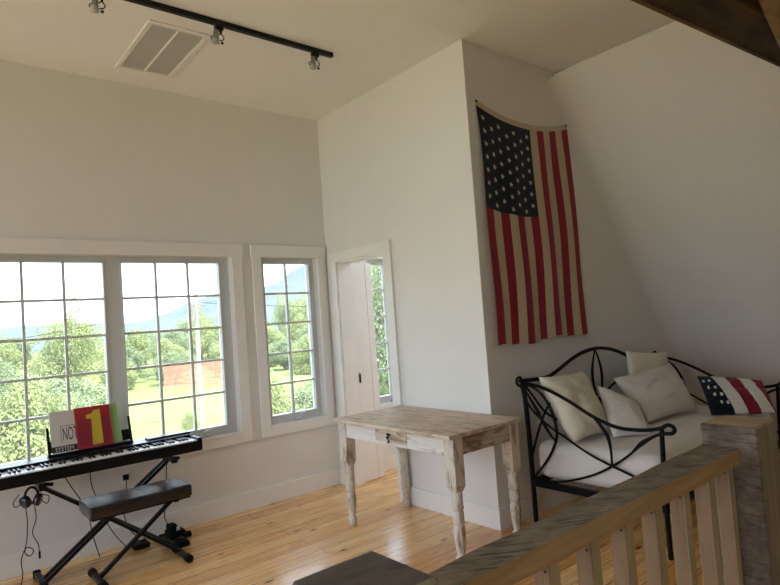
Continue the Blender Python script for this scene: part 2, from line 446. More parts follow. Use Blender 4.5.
# windows: sash with muntins, glass
YG = 4.668
def window(name, x0, x1, lites, cols, rows, z0, z1, handle):
    """lites: list of glass ranges in x"""
    root = thing(name, ((x0+x1)/2, YG, z0), None, None); struct(root)
    fr = MB(); y0, y1 = YG-.028, YG+.028
    gz0, gz1 = z0+.068, z1-.048
    xs = [x0]+[v for l in lites for v in l]+[x1]
    for i in range(0, len(xs), 2): fr.box((xs[i], y0, z0), (xs[i+1], y1, z1))
    for l in lites: fr.box((l[0], y0, z0), (l[1], y1, gz0)); fr.box((l[0], y0, gz1), (l[1], y1, z1))
    # inner stepped stop around each sash
    for l in lites:
        for a, b in (((l[0]-.012, gz0-.012), (l[0], gz1+.012)), ((l[1], gz0-.012), (l[1]+.012, gz1+.012)), ((l[0], gz0-.012), (l[1], gz0)), ((l[0], gz1), (l[1], gz1+.012))):
            fr.box((a[0], y0-.008, a[1]), (b[0], y0+.001, b[1]))
    fr.build('window_frame', M['sash'], root)
    for l in lites:
        mu = MB(); w = .0085
        for c in range(1, cols):
            x = l[0]+(l[1]-l[0])*c/cols; mu.box((x-w, YG-.016, gz0), (x+w, YG+.016, gz1))
        for r in range(1, rows):
            z = gz0+(gz1-gz0)*r/rows; mu.box((l[0], YG-.015, z-w), (l[1], YG+.015, z+w))
        mu.build('muntin_grid', M['sash'], root)
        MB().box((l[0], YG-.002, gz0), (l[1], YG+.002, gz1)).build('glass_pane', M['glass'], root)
        if handle:
            hx = l[0]+(l[1]-l[0])*handle; h = MB()
            h.box((hx-.035, y0-.03, z0+.006), (hx+.035, y0, z0+.03), bev=.006)
            h.tube(smooth_path([(hx-.02, y0-.03, z0+.03), (hx+.0, y0-.045, z0+.05), (hx+.05, y0-.05, z0+.062)]), .006, 8)
            h.lathe([(.004, -.012), (.009, -.006), (.009, .006), (.004, .012)], (hx+.055, y0-.05, z0+.064), 10)
            h.build('crank_handle', M['sash'], root)
    return root
window('window_1', *W1, [(.37, 1.135), (1.268, 2.03)], 3, 5, *WZ, .74)
window('window_2', *W2, [(2.447, 2.906)], 2, 5, *WZ, .55)
window('window_3', *W3, [(3.6, 4.06)], 2, 5, *WZ, .5)
window('window_4', *W0, [(-1.13, -.7), (-.6, -.17)], 3, 5, *WZ, None)

for i, (a, b, z0, z1) in enumerate(WL):
    root = thing('window_%d' % (5+i), (XW-.08, (a+b)/2, z0), None, None); struct(root)
    fr = MB(); x0, x1 = XW-.11, XW-.05
    ys = [a+(b-a)*k/3 for k in range(4)]
    for y in ys: fr.box((x0, y-.035, z0), (x1, y+.035, z1))
    for z in (z0+.03, z0+(z1-z0)*.62, z1-.03): fr.box((x0, a, z-.03), (x1, b, z+.03))
    fr.build('window_frame', M['sash'], root)
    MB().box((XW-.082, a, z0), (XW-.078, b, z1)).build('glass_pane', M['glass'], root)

# leaf of the folding door standing open in the doorway, with a black latch
door = thing('door_1', (3.225, 4.40, .008), None, None); struct(door)
d = MB(); d.box((3.222, 4.392, .008), (3.385, 4.428, 2.035), bev=.003); d.box((3.389, 4.394, .008), (3.462, 4.428, 2.035), bev=.003)
d.build('door_leaf', M['boarding'], door)
MB().box((3.232, 4.385, .915), (3.252, 4.393, 1.0), bev=.002).build('latch', M['black_metal'], door)

# ------------------------------------------------------------------ ceiling fittings
zt = ZC-.032
MB().box((-.02, 3.328, zt), (2.42, 3.362, ZC-.001), bev=.003).build('ceiling_track', M['black_metal'])
tag(bpy.data.objects['ceiling_track'], 'long black lighting track fixed to the white ceiling', 'track')
def spotlight(x, label):
    y = 3.345
    r = thing('track_spotlight', (x, y, zt), label, 'spotlight', 'spotlights on the ceiling track')
    a = MB(); a.box((x-.018, y-.016, zt-.03), (x+.034, y+.016, zt-.0005), bev=.003); a.cyl((x+.02, y, zt-.028), (x+.02, y, zt-.052), .007, 10)
    a.build('adapter', M['black_metal'], r)
    k = MB(); k.tube(smooth_path([(x+.02, y, zt-.05), (x+.034, y-.01, zt-.075), (x+.02, y-.022, zt-.1), (x+.0, y-.028, zt-.108)]), .0035, 6)
    k.tube(smooth_path([(x+.02, y, zt-.048), (x+.0, y+.012, zt-.06), (x-.034, y+.012, zt-.072), (x-.045, y, zt-.095), (x-.03, y-.004, zt-.112)]), .0032, 6)
    k.lathe([(.008, -.005), (.008, .005)], (x+.013, y-.026, zt-.122), 10, axis=(1, .3, 0)); k.build('yoke', M['black_metal'], r)
    c = Vector((x-.014, y-.006, zt-.038)); ax = (-.12, -.1, -1)
    MB().lathe([(.013, 0), (.016, .004), (.017, .04), (.021, .055), (.019, .06)], c, 16, axis=ax).build('lamp_housing', M['chrome'], r)
    MB().lathe([(.018, .056), (.023, .07), (.0245, .084), (.02, .087), (.004, .089)], c, 16, axis=ax).build('bulb', M['bulb'], r)
spotlight(.862, 'small silver spotlight cut by the top edge of the photo, left of the vent')
spotlight(1.552, 'middle silver spotlight on the black ceiling track, beside the vent')
spotlight(2.262, 'silver spotlight nearest the right end of the black ceiling track')

v = thing('ceiling_vent', (1.4, 3.92, ZC), 'large rectangular grey return air vent with two louvred panels in the ceiling', 'vent')
f = MB(); x0, x1, y0, y1 = 1.2, 1.592, 3.537, 4.303; z0 = ZC-.012
for a, b in (((x0, y0), (x1, y0+.035)), ((x0, y1-.035), (x1, y1)), ((x0, y0+.035), (x0+.03, y1-.035)), ((x1-.03, y0+.035), (x1, y1-.035)), ((1.389, y0+.035), (1.403, y1-.035))):
    f.box((*a, z0), (*b, ZC-.0005), bev=.002)
f.build('vent_frame', M['vent'], v)
for a, b in ((x0+.03, 1.389), (1.403, x1-.03)):
    l = MB(); n = 46
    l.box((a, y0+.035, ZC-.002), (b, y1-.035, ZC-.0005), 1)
    for i in range(n):
        y = y0+.035+(y1-y0-.07)*(i+.5)/n
        l.add([(a, y-.006, z0+.002), (b, y-.006, z0+.002), (b, y+.003, ZC-.008), (a, y+.003, ZC-.008)], [[0, 1, 2, 3]], 0)
    l.build('louvre_panel', [M['vent'], M['vent_dark']], v, False)

# ------------------------------------------------------------------ timber beam and brace
bt = thing('timber_beam', (3.2, .95, 2.68), 'dark old timber beam crossing the top right corner of the photo', 'beam')
b = MB(); p = Vector((1.7, .885, 2.67)); q = Vector((5.0, .865, 2.905))
b.bar(p, q, .21, .2, 0, bev=.012)
b.build('beam', M['beam'], bt)
def strip_along(p, q, off, w, h):
    mb = MB(); o = Vector(off); mb.bar(p+o, q+o, w, h, 0, bev=.004); return mb
MB().bar((2.34, .71, 3.016), (3.30, .71, 2.384), .12, .15, 0, up=(0, 0, 1), bev=.01).build('brace', M['brace'], bt)
MB().box((3.27, .62, 0), (3.45, .80, 2.74), bev=.01).build('post', M['beam'], bt)
strip_along(p, q, (0, .1, -.098), .022, .014).build('lit_edge', M['beam_edge'], bt)  # light along the beam's lower edge, painted as a paler strip

# ------------------------------------------------------------------ railing and newel posts
def newel(x0, y0, s, h, label, mats, chip):
    r = thing('newel_post', (x0+s/2, y0+s/2, 0), label, 'post')
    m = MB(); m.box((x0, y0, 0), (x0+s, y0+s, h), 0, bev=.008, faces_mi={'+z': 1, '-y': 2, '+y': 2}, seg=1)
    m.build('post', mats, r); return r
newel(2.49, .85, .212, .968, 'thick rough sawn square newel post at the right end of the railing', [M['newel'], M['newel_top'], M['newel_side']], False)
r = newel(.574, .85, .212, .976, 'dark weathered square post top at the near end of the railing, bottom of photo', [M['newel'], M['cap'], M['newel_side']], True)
MB().prism([(.766, .93), (.778, .935), (.778, .947), (.735, .955)], 'z', .9755, .9768).build('crack', M['ink'], r)

rl = thing('stair_railing', (1.63, .985, 0), 'wooden railing with weathered grey handrail and square balusters', 'railing')
h = MB(); N = 30; xs = [.788+(2.489-.788)*i/N for i in range(N+1)]
prof = [(.934, .822), (.934, .88), (1.042, .882), (1.042, .822)]
vs = []; 
for i, x in enumerate(xs):
    for j, (y, z) in enumerate(prof):
        w = .0035*noise.noise(Vector((x*5, j*3.1, 0))); tt = (x-.784)/1.706; y = (.946-.028*tt) if j < 2 else (1.04+.018*tt)
        vs.append((x, y+w, z+w*.8))
fs = []; mi = []
for i in range(N):
    for j in range(4):
        a = i*4+j; b_ = i*4+(j+1) % 4; fs.append([a, b_, b_+4, a+4]); mi.append([1, 0, 1, 1][j])
fs += [[0, 1, 2, 3], [N*4+3, N*4+2, N*4+1, N*4]]; mi += [1, 1]
h.add(vs, fs, mi); h.build('handrail', [M['rail_top'], M['pine']], rl)
MB().box((.788, .95, .07), (2.488, 1.03, .115), bev=.003).build('bottom_rail', M['pine'], rl)
for k in range(9):
    x = 2.432-.194*k+random.uniform(-.008, .008); t = random.uniform(-.004, .004)
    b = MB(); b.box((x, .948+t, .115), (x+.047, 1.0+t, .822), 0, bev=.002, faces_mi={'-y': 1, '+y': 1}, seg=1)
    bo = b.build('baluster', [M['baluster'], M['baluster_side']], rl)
    MB().lathe([(.0035, 0), (.0035, .0015)], (x-.0012, .962+t, .795), 8, axis=(1, 0, 0)).build('nail_head', M['iron'], bo)

# ------------------------------------------------------------------ old painted table
T = thing('wooden_table', (2.735, 3.03, 0), 'old farmhouse table with chipped white paint and turned legs', 'table')
TX = (2.398, 3.072); TY = (2.425, 3.64); TZ = .785
t = MB(); nb = 4
for i in range(nb):
    a = TX[0]+(TX[1]-TX[0])*i/nb; b = TX[0]+(TX[1]-TX[0])*(i+1)/nb
    t.box((a+.0006, TY[0], TZ-.026), (b-.0006, TY[1], TZ-random.uniform(0, .0012)), bev=.003)
t.build('tabletop', M['top'], T)
AX = (2.448, 3.058); AY = (2.448, 3.622); AZ = (.648, TZ-.026)
L = .082
def apron(a, b, m): MB().box(a, b, bev=.002).build('apron', m, T)
DRY = (2.868, 3.195)
mb = MB()
mb.box((AX[0]+.006, AY[0]+L, AZ[0]), (AX[0]+.03, DRY[0], AZ[1]), bev=.002); mb.box((AX[0]+.006, DRY[1], AZ[0]), (AX[0]+.03, AY[1]-L, AZ[1]), bev=.002)
mb.box((AX[0]+.006, DRY[0], AZ[0]), (AX[0]+.03, DRY[1], .668)); mb.box((AX[0]+.006, DRY[0], .746), (AX[0]+.03, DRY[1], AZ[1]))
mb.build('apron', M['apron'], T)
apron((AX[1]-.03, AY[0]+L, AZ[0]), (AX[1]-.006, AY[1]-L, AZ[1]), M['apron'])
apron((AX[0]+L, AY[0]+.006, AZ[0]), (AX[1]-L, AY[0]+.03, AZ[1]), M['apron_end'])
apron((AX[0]+L, AY[1]-.03, AZ[0]), (AX[1]-L, AY[1]-.006, AZ[1]), M['apron_end'])
dr = MB().box((AX[0]+.004, DRY[0]+.003, .670), (AX[0]+.028, DRY[1]-.003, .744), bev=.002).build('drawer', M['drawer'], T)
dr['label'] = 'bare brown drawer front'
hx = AX[0]+.004; hy = 3.04
hm = MB(); hm.box((hx-.004, hy-.012, .715), (hx, hy+.03, .728), bev=.002); hm.tube(smooth_path([(hx-.004, hy-.004, .722), (hx-.016, hy-.006, .715), (hx-.018, hy-.006, .69), (hx-.012, hy-.006, .674), (hx-.018, hy+.004, .669)]), .0045, 8)
hm.lathe([(.006, 0), (.007, .006), (.004, .01)], (hx-.003, hy+.02, .7), 10, axis=(-1, 0, 0))
hm.build('handle', M['iron'], dr)['label'] = 'black iron drop pull'
def leg(cx, cy):
    m = MB(); s = L/2
    m.box((cx-s, cy-s, .47), (cx+s, cy+s, AZ[1]), bev=.004)
    # tapering shoulder below the square block
    a = [(cx-s, cy-s, .47), (cx+s, cy-s, .47), (cx+s, cy+s, .47), (cx-s, cy+s, .47)]; q = .026
    c = [(cx-q, cy-q, .435), (cx+q, cy-q, .435), (cx+q, cy+q, .435), (cx-q, cy+q, .435)]
    m.add(a+c, [[0, 1, 5, 4], [1, 2, 6, 5], [2, 3, 7, 6], [3, 0, 4, 7]])
    pr = [(.022, .45), (.033, .44), (.034, .425), (.033, .36), (.036, .35), (.036, .335), (.029, .328), (.029, .322), (.034, .316), (.035, .27), (.034, .255), (.028, .248), (.028, .242), (.034, .236), (.036, .2), (.034, .15), (.028, .1), (.024, .075), (.024, .065), (.031, .055), (.033, .04), (.030, .02), (.026, 0)]
    m.lathe(pr, (cx, cy, 0), 20)
    m.build('leg', M['leg'], T)
for cx in (AX[0]+L/2, AX[1]-L/2):
    for cy in (AY[0]+L/2, AY[1]-L/2): leg(cx, cy)

# ------------------------------------------------------------------ wall flag
FX0, FX1 = 3.165, 4.31; FT = 3.01; FB = 1.235
def flag_pt(u, vv, off=0.):
    sag = .36*u*(1-u)*(1.12-.25*u)*(1-.55*vv)
    top = FT-sag; bot = FB+.012*math.sin(u*11+1)+.025*u
    bot += .004*math.sin(u*31)
    z = top+(bot-top)*vv
    x = FX0+(FX1-FX0)*(u+.012*math.sin(vv*3.)) + .008*math.sin(vv*9+u*4)
    amp = (.004+.007*vv)*min(1, vv*6+.1)
    y = YF-.005-amp*(1+math.sin(u*21+vv*1.5+1.1*math.sin(vv*4)))-.01*vv-off
    return (x, y, z)
fl = thing('wall_flag', (3.76, YF, FT), 'large American flag hung vertically on the white wall by its corners', 'flag')
HV = .026; CU = .535; CV = .445
us = sorted(set([round(i*CU/7/4, 5) for i in range(29)]+[round(CU+(1-CU)*i/6/4, 5) for i in range(25)]))
nv = 56
vvs = [HV*i/2 for i in range(3)]+[HV+(CV-HV)*i/20 for i in range(1, 21)]+[CV+(1-CV)*i/26 for i in range(1, 27)]
def sheet(mb, ulist, vlist, mat_fn, off=0.):
    vs = [flag_pt(u, w, off) for w in vlist for u in ulist]; n = len(ulist); fs = []; mi = []
    for j in range(len(vlist)-1):
        for i in range(n-1):
            fs.append([j*n+i, j*n+i+1, (j+1)*n+i+1, (j+1)*n+i]); mi.append(mat_fn((ulist[i]+ulist[i+1])/2, (vlist[j]+vlist[j+1])/2))
    mb.add(vs, fs, mi, True)
def stripe(u, w):
    if u < CU: k = int(u/CU*7)
    else: k = 7+int((u-CU)/(1-CU)*6)
    return 0 if k % 2 == 0 else 1
m = MB(); sheet(m, us, [w for w in vvs if w <= HV+1e-6], lambda u, w: 0)
m.build('header_band', M['canvas'], fl, False)
m = MB(); sheet(m, [u for u in us if u >= CU-1e-6], [w for w in vvs if w >= HV-1e-6], stripe)
sheet(m, [u for u in us if u <= CU+1e-6], [w for w in vvs if w >= CV-1e-6], stripe)
so = m.build('striped_field', [M['flag_red'], M['flag_white']], fl, False)
m = MB(); sheet(m, [u for u in us if u <= CU+1e-6], [w for w in vvs if HV-1e-6 <= w <= CV+1e-6], lambda u, w: 0)
co = m.build('star_canton', M['flag_blue'], fl, False)
for i in range(7):
    for j in range(7):
        m = MB(); u0 = CU*(.085+.83*i/6.); w0 = HV+(CV-HV)*(.095+(j+.5*(i % 2))*.85/6.5)
        vs = [flag_pt(u0, w0, .003)]
        for k in range(10):
            a = k*PI/5+.12; rr = .0235 if k % 2 == 0 else .0098
            vs.append(flag_pt(u0+math.sin(a)*rr/(FX1-FX0), w0-math.cos(a)*rr/(FT-FB), .003))
        m.add(vs, [[0, 1+k, 1+(k+1) % 10] for k in range(10)]); m.build('star', M['star'], fl, False)
for u in (.008, .992):
    p = Vector(flag_pt(u, .008)); MB().lathe([(.009, 0), (.009, .008), (.004, .012)], p+Vector((0, .004, 0)), 12, axis=(0, -1, 0)).build('pin', M['iron'], fl)

# ------------------------------------------------------------------ day bed
D = thing('daybed', (4.3, 2.1, 0), 'black wrought iron daybed with scrolled arms and white quilted mattress', 'daybed')
XL, XRR, YB = 3.325, 5.285, 2.6
def iron(name, pts, r, flat=None, rs=None):
    P = smooth_path(pts, 6)
    if rs: rr = [r+(rs-r)*math.sin(PI*i/(len(P)-1))**2 for i in range(len(P))]
    else: rr = r
    return MB().tube(P, rr, 10, flat=flat).build(name, M['iron'], D)
def arm(x, sgn):
    yz = lambda pts: [(x, y, z) for y, z in pts]
    iron('back_post', [(x, 2.6, .955), (x, 2.585, .9), (x, 2.575, .75), (x, 2.57, .5), (x, 2.57, .25), (x, 2.57, .0)], .017)
    iron('front_post', yz([(1.63, .74), (1.635, .62), (1.642, .45), (1.645, .25), (1.645, 0)]), .014)
    fl_ = ((1, 0, 0), 1.0)
    iron('arm_rail', yz([(2.6, .972), (2.49, .958), (2.37, .925), (2.22, .86), (2.08, .785), (1.98, .745), (1.88, .722), (1.77, .722), (1.69, .732), (1.63, .748), (1.595, .768), (1.567, .762), (1.556, .742), (1.575, .722), (1.625, .717)]), .0115)
    iron('outer_arc', yz([(2.6, .965), (2.51, .945), (2.43, .89), (2.375, .8), (2.345, .7), (2.345, .62), (2.38, .54), (2.44, .45), (2.55, .325)]), .0075, None, .0105)
    iron('diagonal_bar', yz([(2.59, .915), (2.55, .815), (2.47, .735), (2.36, .665), (2.29, .63), (2.17, .565), (2.07, .52), (1.96, .482), (1.81, .435), (1.655, .37)]), .0075)
    iron('lower_arc', yz([(2.56, .32), (2.47, .312), (2.34, .325), (2.19, .37), (2.07, .42), (1.96, .482), (1.89, .53), (1.82, .585), (1.76, .64), (1.7, .685), (1.635, .715)]), .0075)
    iron('leaf_bar', yz([(1.83, .578), (1.79, .615), (1.75, .65), (1.7, .682), (1.64, .71)]), .006, None, .0145)
    iron('drop_leaf', yz([(2.08, .785), (2.04, .755), (1.995, .7), (1.97, .65), (1.96, .58), (1.96, .482)]), .007, None, .0125)
    iron('inner_leaf', yz([(2.59, .955), (2.55, .885), (2.49, .79), (2.44, .7), (2.385, .62), (2.345, .585)]), .006, None, .0125)
    MB().bar((x, 2.57, .285), (x, 1.645, .285), .03, .045, bev=.003).build('end_rail', M['iron'], D)
arm(XL, -1); arm(XRR, 1)
for s, x in ((-1, XL), (1, XRR)):   # scroll tops of the back posts
    iron('scroll', [(x, 2.6, .955), (x+s*.03, 2.6, .955), (x+s*.052, 2.6, .975), (x+s*.045, 2.6, 1.003), (x+s*.015, 2.6, 1.012), (x-s*.008, 2.6, .99), (x-s*.02, 2.6, .985)], .0095)
half = [(3.31, .985), (3.46, .978), (3.62, .975), (3.72, .995), (3.84, 1.035), (3.96, 1.075), (4.08, 1.105), (4.2, 1.122), (4.305, 1.128)]
full = half+[(XL+XRR-x, z) for x, z in half[::-1][1:]]
iron('arched_back_rail', [(x, YB, z) for x, z in full], .0145)
xm = (XL+XRR)/2
for s in (-1, 1):
    iron('back_leaf', [(xm, YB, 1.118), (xm+s*.045, YB, 1.03), (xm+s*.07, YB, .92), (xm+s*.055, YB, .81), (xm, YB, .7)], .006, None, .011)
    iron('back_scroll_bar', [(xm, YB, .7), (xm+s*.25, YB, .6), (xm+s*.5, YB, .62), (xm+s*.72, YB, .72), (xm+s*.87, YB, .87), (xm+s*.95, YB, .955)], .0085)
    iron('back_lower_bar', [(xm, YB, .7), (xm+s*.2, YB, .8), (xm+s*.45, YB, .84), (xm+s*.7, YB, .76), (xm+s*.9, YB, .5), (xm+s*.96, YB, .32)], .0085)
MB().bar((XL, YB-.03, .285), (XRR, YB-.03, .285), .03, .045, bev=.003).build('back_side_rail', M['iron'], D)
MB().bar((XL, 1.645, .285), (XRR, 1.645, .285), .03, .045, bev=.003).build('front_side_rail', M['iron'], D)
mt = MB(); 
def rounded_slab(mb, x0, x1, y0, y1, z0, z1, r, mi=0):
    bm = bmesh.new(); bmesh.ops.create_cube(bm, size=1)
    for v in bm.verts: v.co = Vector(((x0+x1)/2+v.co.x*(x1-x0), (y0+y1)/2+v.co.y*(y1-y0), (z0+z1)/2+v.co.z*(z1-z0)))
    bmesh.ops.bevel(bm, geom=bm.edges[:], offset=r, segments=5, profile=.5, affect='EDGES')
    big = [e for e in bm.edges if e.calc_length() > .2]
    bmesh.ops.subdivide_edges(bm, edges=big, cuts=14, use_grid_fill=True)
    for v in bm.verts:
        n = noise.noise(v.co*4)*.008
        v.co.z += n if v.co.z > (z0+z1)/2 else 0
    mb.add([v.co.copy() for v in bm.verts], [[v.index for v in f.verts] for f in bm.faces], mi, True); bm.free()
rounded_slab(mt, XL+.03, XRR-.03, 1.665, 2.56, .31, .565, .075)
mt.build('mattress', M['quilt'], D)

def pillow(name, TL, TR, BR, BL, th, mats, label, cat='pillow', group=None, matfn=None, pinch=.07, n=26, flange=0, seed=0):
    TL, TR, BR, BL = map(Vector, (TL, TR, BR, BL))
    nrm = ((TR-BL).cross(TL-BR)).normalized()
    if nrm.y > 0: nrm = -nrm
    cen = (TL+TR+BR+BL)/4
    vs = []; fs = []; mi = []
    for side in (1, -1):
        o = len(vs)
        for j in range(n+1):
            for i in range(n+1):
                a = -1+2*i/n; b = -1+2*j/n
                # sides curve inward a little between the corners
                a2 = a*(1-pinch*(1-b*b)*abs(a)**3); b2 = b*(1-pinch*(1-a*a)*abs(b)**3)
                u, w = (a2+1)/2, (b2+1)/2
                p = TL*(1-u)*(1-w)+TR*u*(1-w)+BR*u*w+BL*(1-u)*w
                t = (max(0, 1-a**2)**.5)*(max(0, 1-b**2)**.5)
                wr = noise.noise(Vector((a*1.8+seed, b*1.8, side+seed)))*.3+noise.noise(Vector((a*4+seed, b*7, side*3)))*.14
                p = p+nrm*side*th*.5*t*(1+wr)
                vs.append(p)
        for j in range(n):
            for i in range(n):
                q = [o+j*(n+1)+i, o+j*(n+1)+i+1, o+(j+1)*(n+1)+i+1, o+(j+1)*(n+1)+i]
                fs.append(q if side == 1 else q[::-1]); mi.append(matfn((i+.5)/n, (j+.5)/n) if matfn else 0)
    mb = MB(); mb.add(vs, fs, mi, True); o = mb.build(name, mats, None)
    bm = bmesh.new(); bm.from_mesh(o.data); bmesh.ops.remove_doubles(bm, verts=bm.verts[:], dist=1e-4); bmesh.ops.recalc_face_normals(bm, faces=bm.faces[:]); bm.to_mesh(o.data); bm.free()
    tag(o, label, cat, group)
    return o
PG = 'pillows along the back of the daybed'
pillow('throw_pillow', (3.345, 2.47, 1.015), (3.93, 2.49, .99), (3.76, 2.22, .585), (3.365, 2.24, .58), .22, M['cream'], 'cream square pillow leaning in the left corner of the daybed', group=PG, seed=1)
pillow('throw_pillow', (3.86, 2.34, .895), (4.10, 2.20, .76), (3.90, 1.98, .575), (3.64, 2.12, .58), .15, M['white_cloth'], 'smallest white pillow, standing between the left cream pillow and the big white one', group=PG, seed=2)
pillow('bed_pillow', (4.13, 2.37, .915), (5.10, 2.37, .935), (4.86, 2.08, .585), (4.18, 2.15, .585), .2, M['white_cloth'], 'largest white pillow in the middle of the daybed, in front of a cream one', group=PG, seed=3)
pillow('throw_pillow', (4.60, 2.50, 1.085), (5.21, 2.44, 1.02), (5.17, 2.42, .60), (4.55, 2.46, .60), .12, M['cream'], 'cream pillow standing behind the largest white pillow', group=PG, seed=4)
dots = [(.06, .2), (.15, .2), (.10, .38), (.2, .4), (.15, .58), (.25, .6), (.21, .78), (.3, .8)]
def cush(u, w):
    k = u-.17*w
    if k < .2: return 1 if any((u-a)**2+((w-b)*.55)**2 < .0005 for a, b in dots) else 2
    return 1 if int((k-.2)/.2) % 2 == 0 else 0
pillow('flag_cushion', (5.03, 2.13, .835), (5.14, 1.69, .80), (5.0, 1.56, .58), (4.70, 1.91, .58), .13, [M['cush_red'], M['cush_white'], M['cush_blue']], 'dark stars and stripes cushion at the right arm of the daybed', 'cushion', matfn=cush, pinch=.02, n=110, seed=5)

# ------------------------------------------------------------------ digital piano, stand, bench
PX0, PX1 = .283, 1.603
P = thing('digital_piano', (.94, 4.25, .655), 'black slim digital piano under the window', 'piano')
c = MB()
c.box((PX0, 4.10, .655), (PX1, 4.40, .70), bev=.004)          # key bed
c.box((PX0, 4.10, .70), (PX1, 4.112, .724), bev=.002)          # key slip
c.box((PX0, 4.262, .70), (PX1, 4.40, .752), bev=.006)          # panel behind the keys
c.box((PX0, 4.10, .70), (PX0+.03, 4.40, .745), bev=.004); c.box((PX1-.03, 4.10, .70), (PX1, 4.40, .745), bev=.004)
c.build('case', M['black_plastic'], P)
MB().box((1.30, 4.315, .752), (1.6, 4.395, .764), bev=.003).build('speaker_panel', M['black_plastic'], P)
kx0, kx1 = PX0+.032, PX1-.032; kw = (kx1-kx0)/52
wk = None
for i in range(52):
    x = kx0+i*kw
    if wk is None: wk = MB().box((x+.0005, 4.113, .705), (x+kw-.0005, 4.262, .7315), bev=.0012, seg=1).build('white_key', M['white_key'], P)
    else:
        o = wk.copy(); COL.objects.link(o); o.parent = P; o.location = (i*kw, 0, 0)
bk = None
for i in range(51):
    if (i % 7) in (1, 4): continue        # starts on A: gaps after B and E
    x = kx0+(i+1)*kw
    if bk is None: bk = MB().box((x-.0058, 4.165, .73), (x+.0058, 4.262, .743), bev=.002, seg=1).build('black_key', M['black_plastic'], P); b0 = x
    else:
        o = bk.copy(); COL.objects.link(o); o.parent = P; o.location = (x-b0, 0, 0)
R_ = MB(); R_.bar((.69, 4.375, .7605), (1.212, 4.375, .7605), .05, .015, bev=.003)
lean = Vector((0, .055, .17))
for x in (.700, 1.202): 
    R_.bar(Vector((x, 4.362, .757)), Vector((x, 4.362, .757))+lean*1.03, .016, .014, up=(0, 1, 0), bev=.002)
R_.bar((.705, 4.391, .81), (1.197, 4.391, .81), .005, .075, up=tuple(lean), bev=.001)
R_.build('music_rest', M['black_plastic'], P)

def book(name, x0, x1, y, z, hgt, th, mats, label, group='music books on the piano rest', tilt=.3, roll=0.):
    """book leaning back on the music rest; returns root + local-to-world matrix (x right, y up, z towards the player)"""
    mt = Matrix.Translation((x0, y, z)) @ Matrix.Rotation(roll, 4, 'Y') @ Matrix.Rotation(PI/2-tilt, 4, 'X')
    r = thing(name, (x0, y, z), label, 'book', group)
    MB().box((0, 0, 0), (x1-x0, hgt, th), 0, .0008, mt, seg=1).build('cover', mats, r)
    MB().box((.002, .002, .001), (x1-x0+.0012, hgt-.002, th-.001), 0, 0, mt).build('pages', M['paper'], r)
    return r, mt
def text_part(txt, size, mt, mat, name, parent, sx=1.):
    cu = bpy.data.curves.new('lettering', 'FONT'); cu.body = txt; cu.size = size; cu.extrude = .0004; cu.resolution_u = 3
    ob = bpy.data.objects.new('lettering', cu); COL.objects.link(ob)
    bpy.context.view_layer.update()
    me = bpy.data.meshes.new_from_object(ob.evaluated_get(bpy.context.evaluated_depsgraph_get()))
    bpy.data.objects.remove(ob); bpy.data.curves.remove(cu)
    off = ROOT[parent.name]
    for v in me.vertices: v.co = (mt @ Vector((v.co.x*sx, v.co.y, v.co.z)))-off
    me.materials.clear(); me.materials.append(mat)
    o = bpy.data.objects.new(name, me); COL.objects.link(o); o.parent = parent; ROOT[o.name] = off
    return o
YK = 4.354; ZK = .7685
rg, mg = book('music_book', .995, 1.143, YK+.016, ZK, .272, .006, M['book_green'], 'green music book behind the red one, right side of the piano music rest', roll=-.03)
rw, mw = book('music_book', .715, .94, YK+.008, ZK, .272, .005, M['book_white'], 'white music book with outlined title, left on the piano music rest', roll=0.)
rr_, mr = book('music_book', .862, 1.083, YK-.004, ZK, .278, .006, M['book_red'], 'red music book with a big yellow 1, front of the piano music rest', roll=-.0)
# white book: title in a thin frame, black band with small letters
zf = .0056
fm = MB()
for a, b in (((.058, .170), (.225, .173)), ((.058, .062), (.0605, .173))): fm.box((*a, .005), (*b, zf), 0, 0, mw)
fm.build('title_frame', M['ink'], rw)
text_part('NOTE', .125, mw @ Matrix.Translation((.067, .075, .0055)), M['ink'], 'title', rw, .33)
MB().box((.0, .004, .005), (.222, .042, zf), 0, 0, mw).build('title_band', M['ink'], rw)
text_part('SYSTEM', .038, mw @ Matrix.Translation((.018, .01, .006)), M['book_white'], 'subtitle', rw, .85)
# red book: darker lower panel and the numeral
zf = .0066
MB().prism([(.012, .012), (.208, .012), (.208, .205), (.012, .205)], 'z', .006, .0064).build('x', M['book_crimson'], rr_)
cp = bpy.data.objects['x']; cp.name = 'cover_panel'
for vtx in cp.data.vertices: vtx.co = (mr @ (vtx.co+ROOT[rr_.name]))-ROOT[rr_.name]
n1 = MB(); one = [(.092, .018), (.158, .018), (.158, .252), (.118, .252), (.112, .238), (.095, .226), (.068, .222), (.068, .196), (.100, .196)]
n1.prism(one, 'z', .0063, .0069); n1.v = [mr @ v for v in n1.v]; n1.build('numeral', M['book_yellow'], rr_)

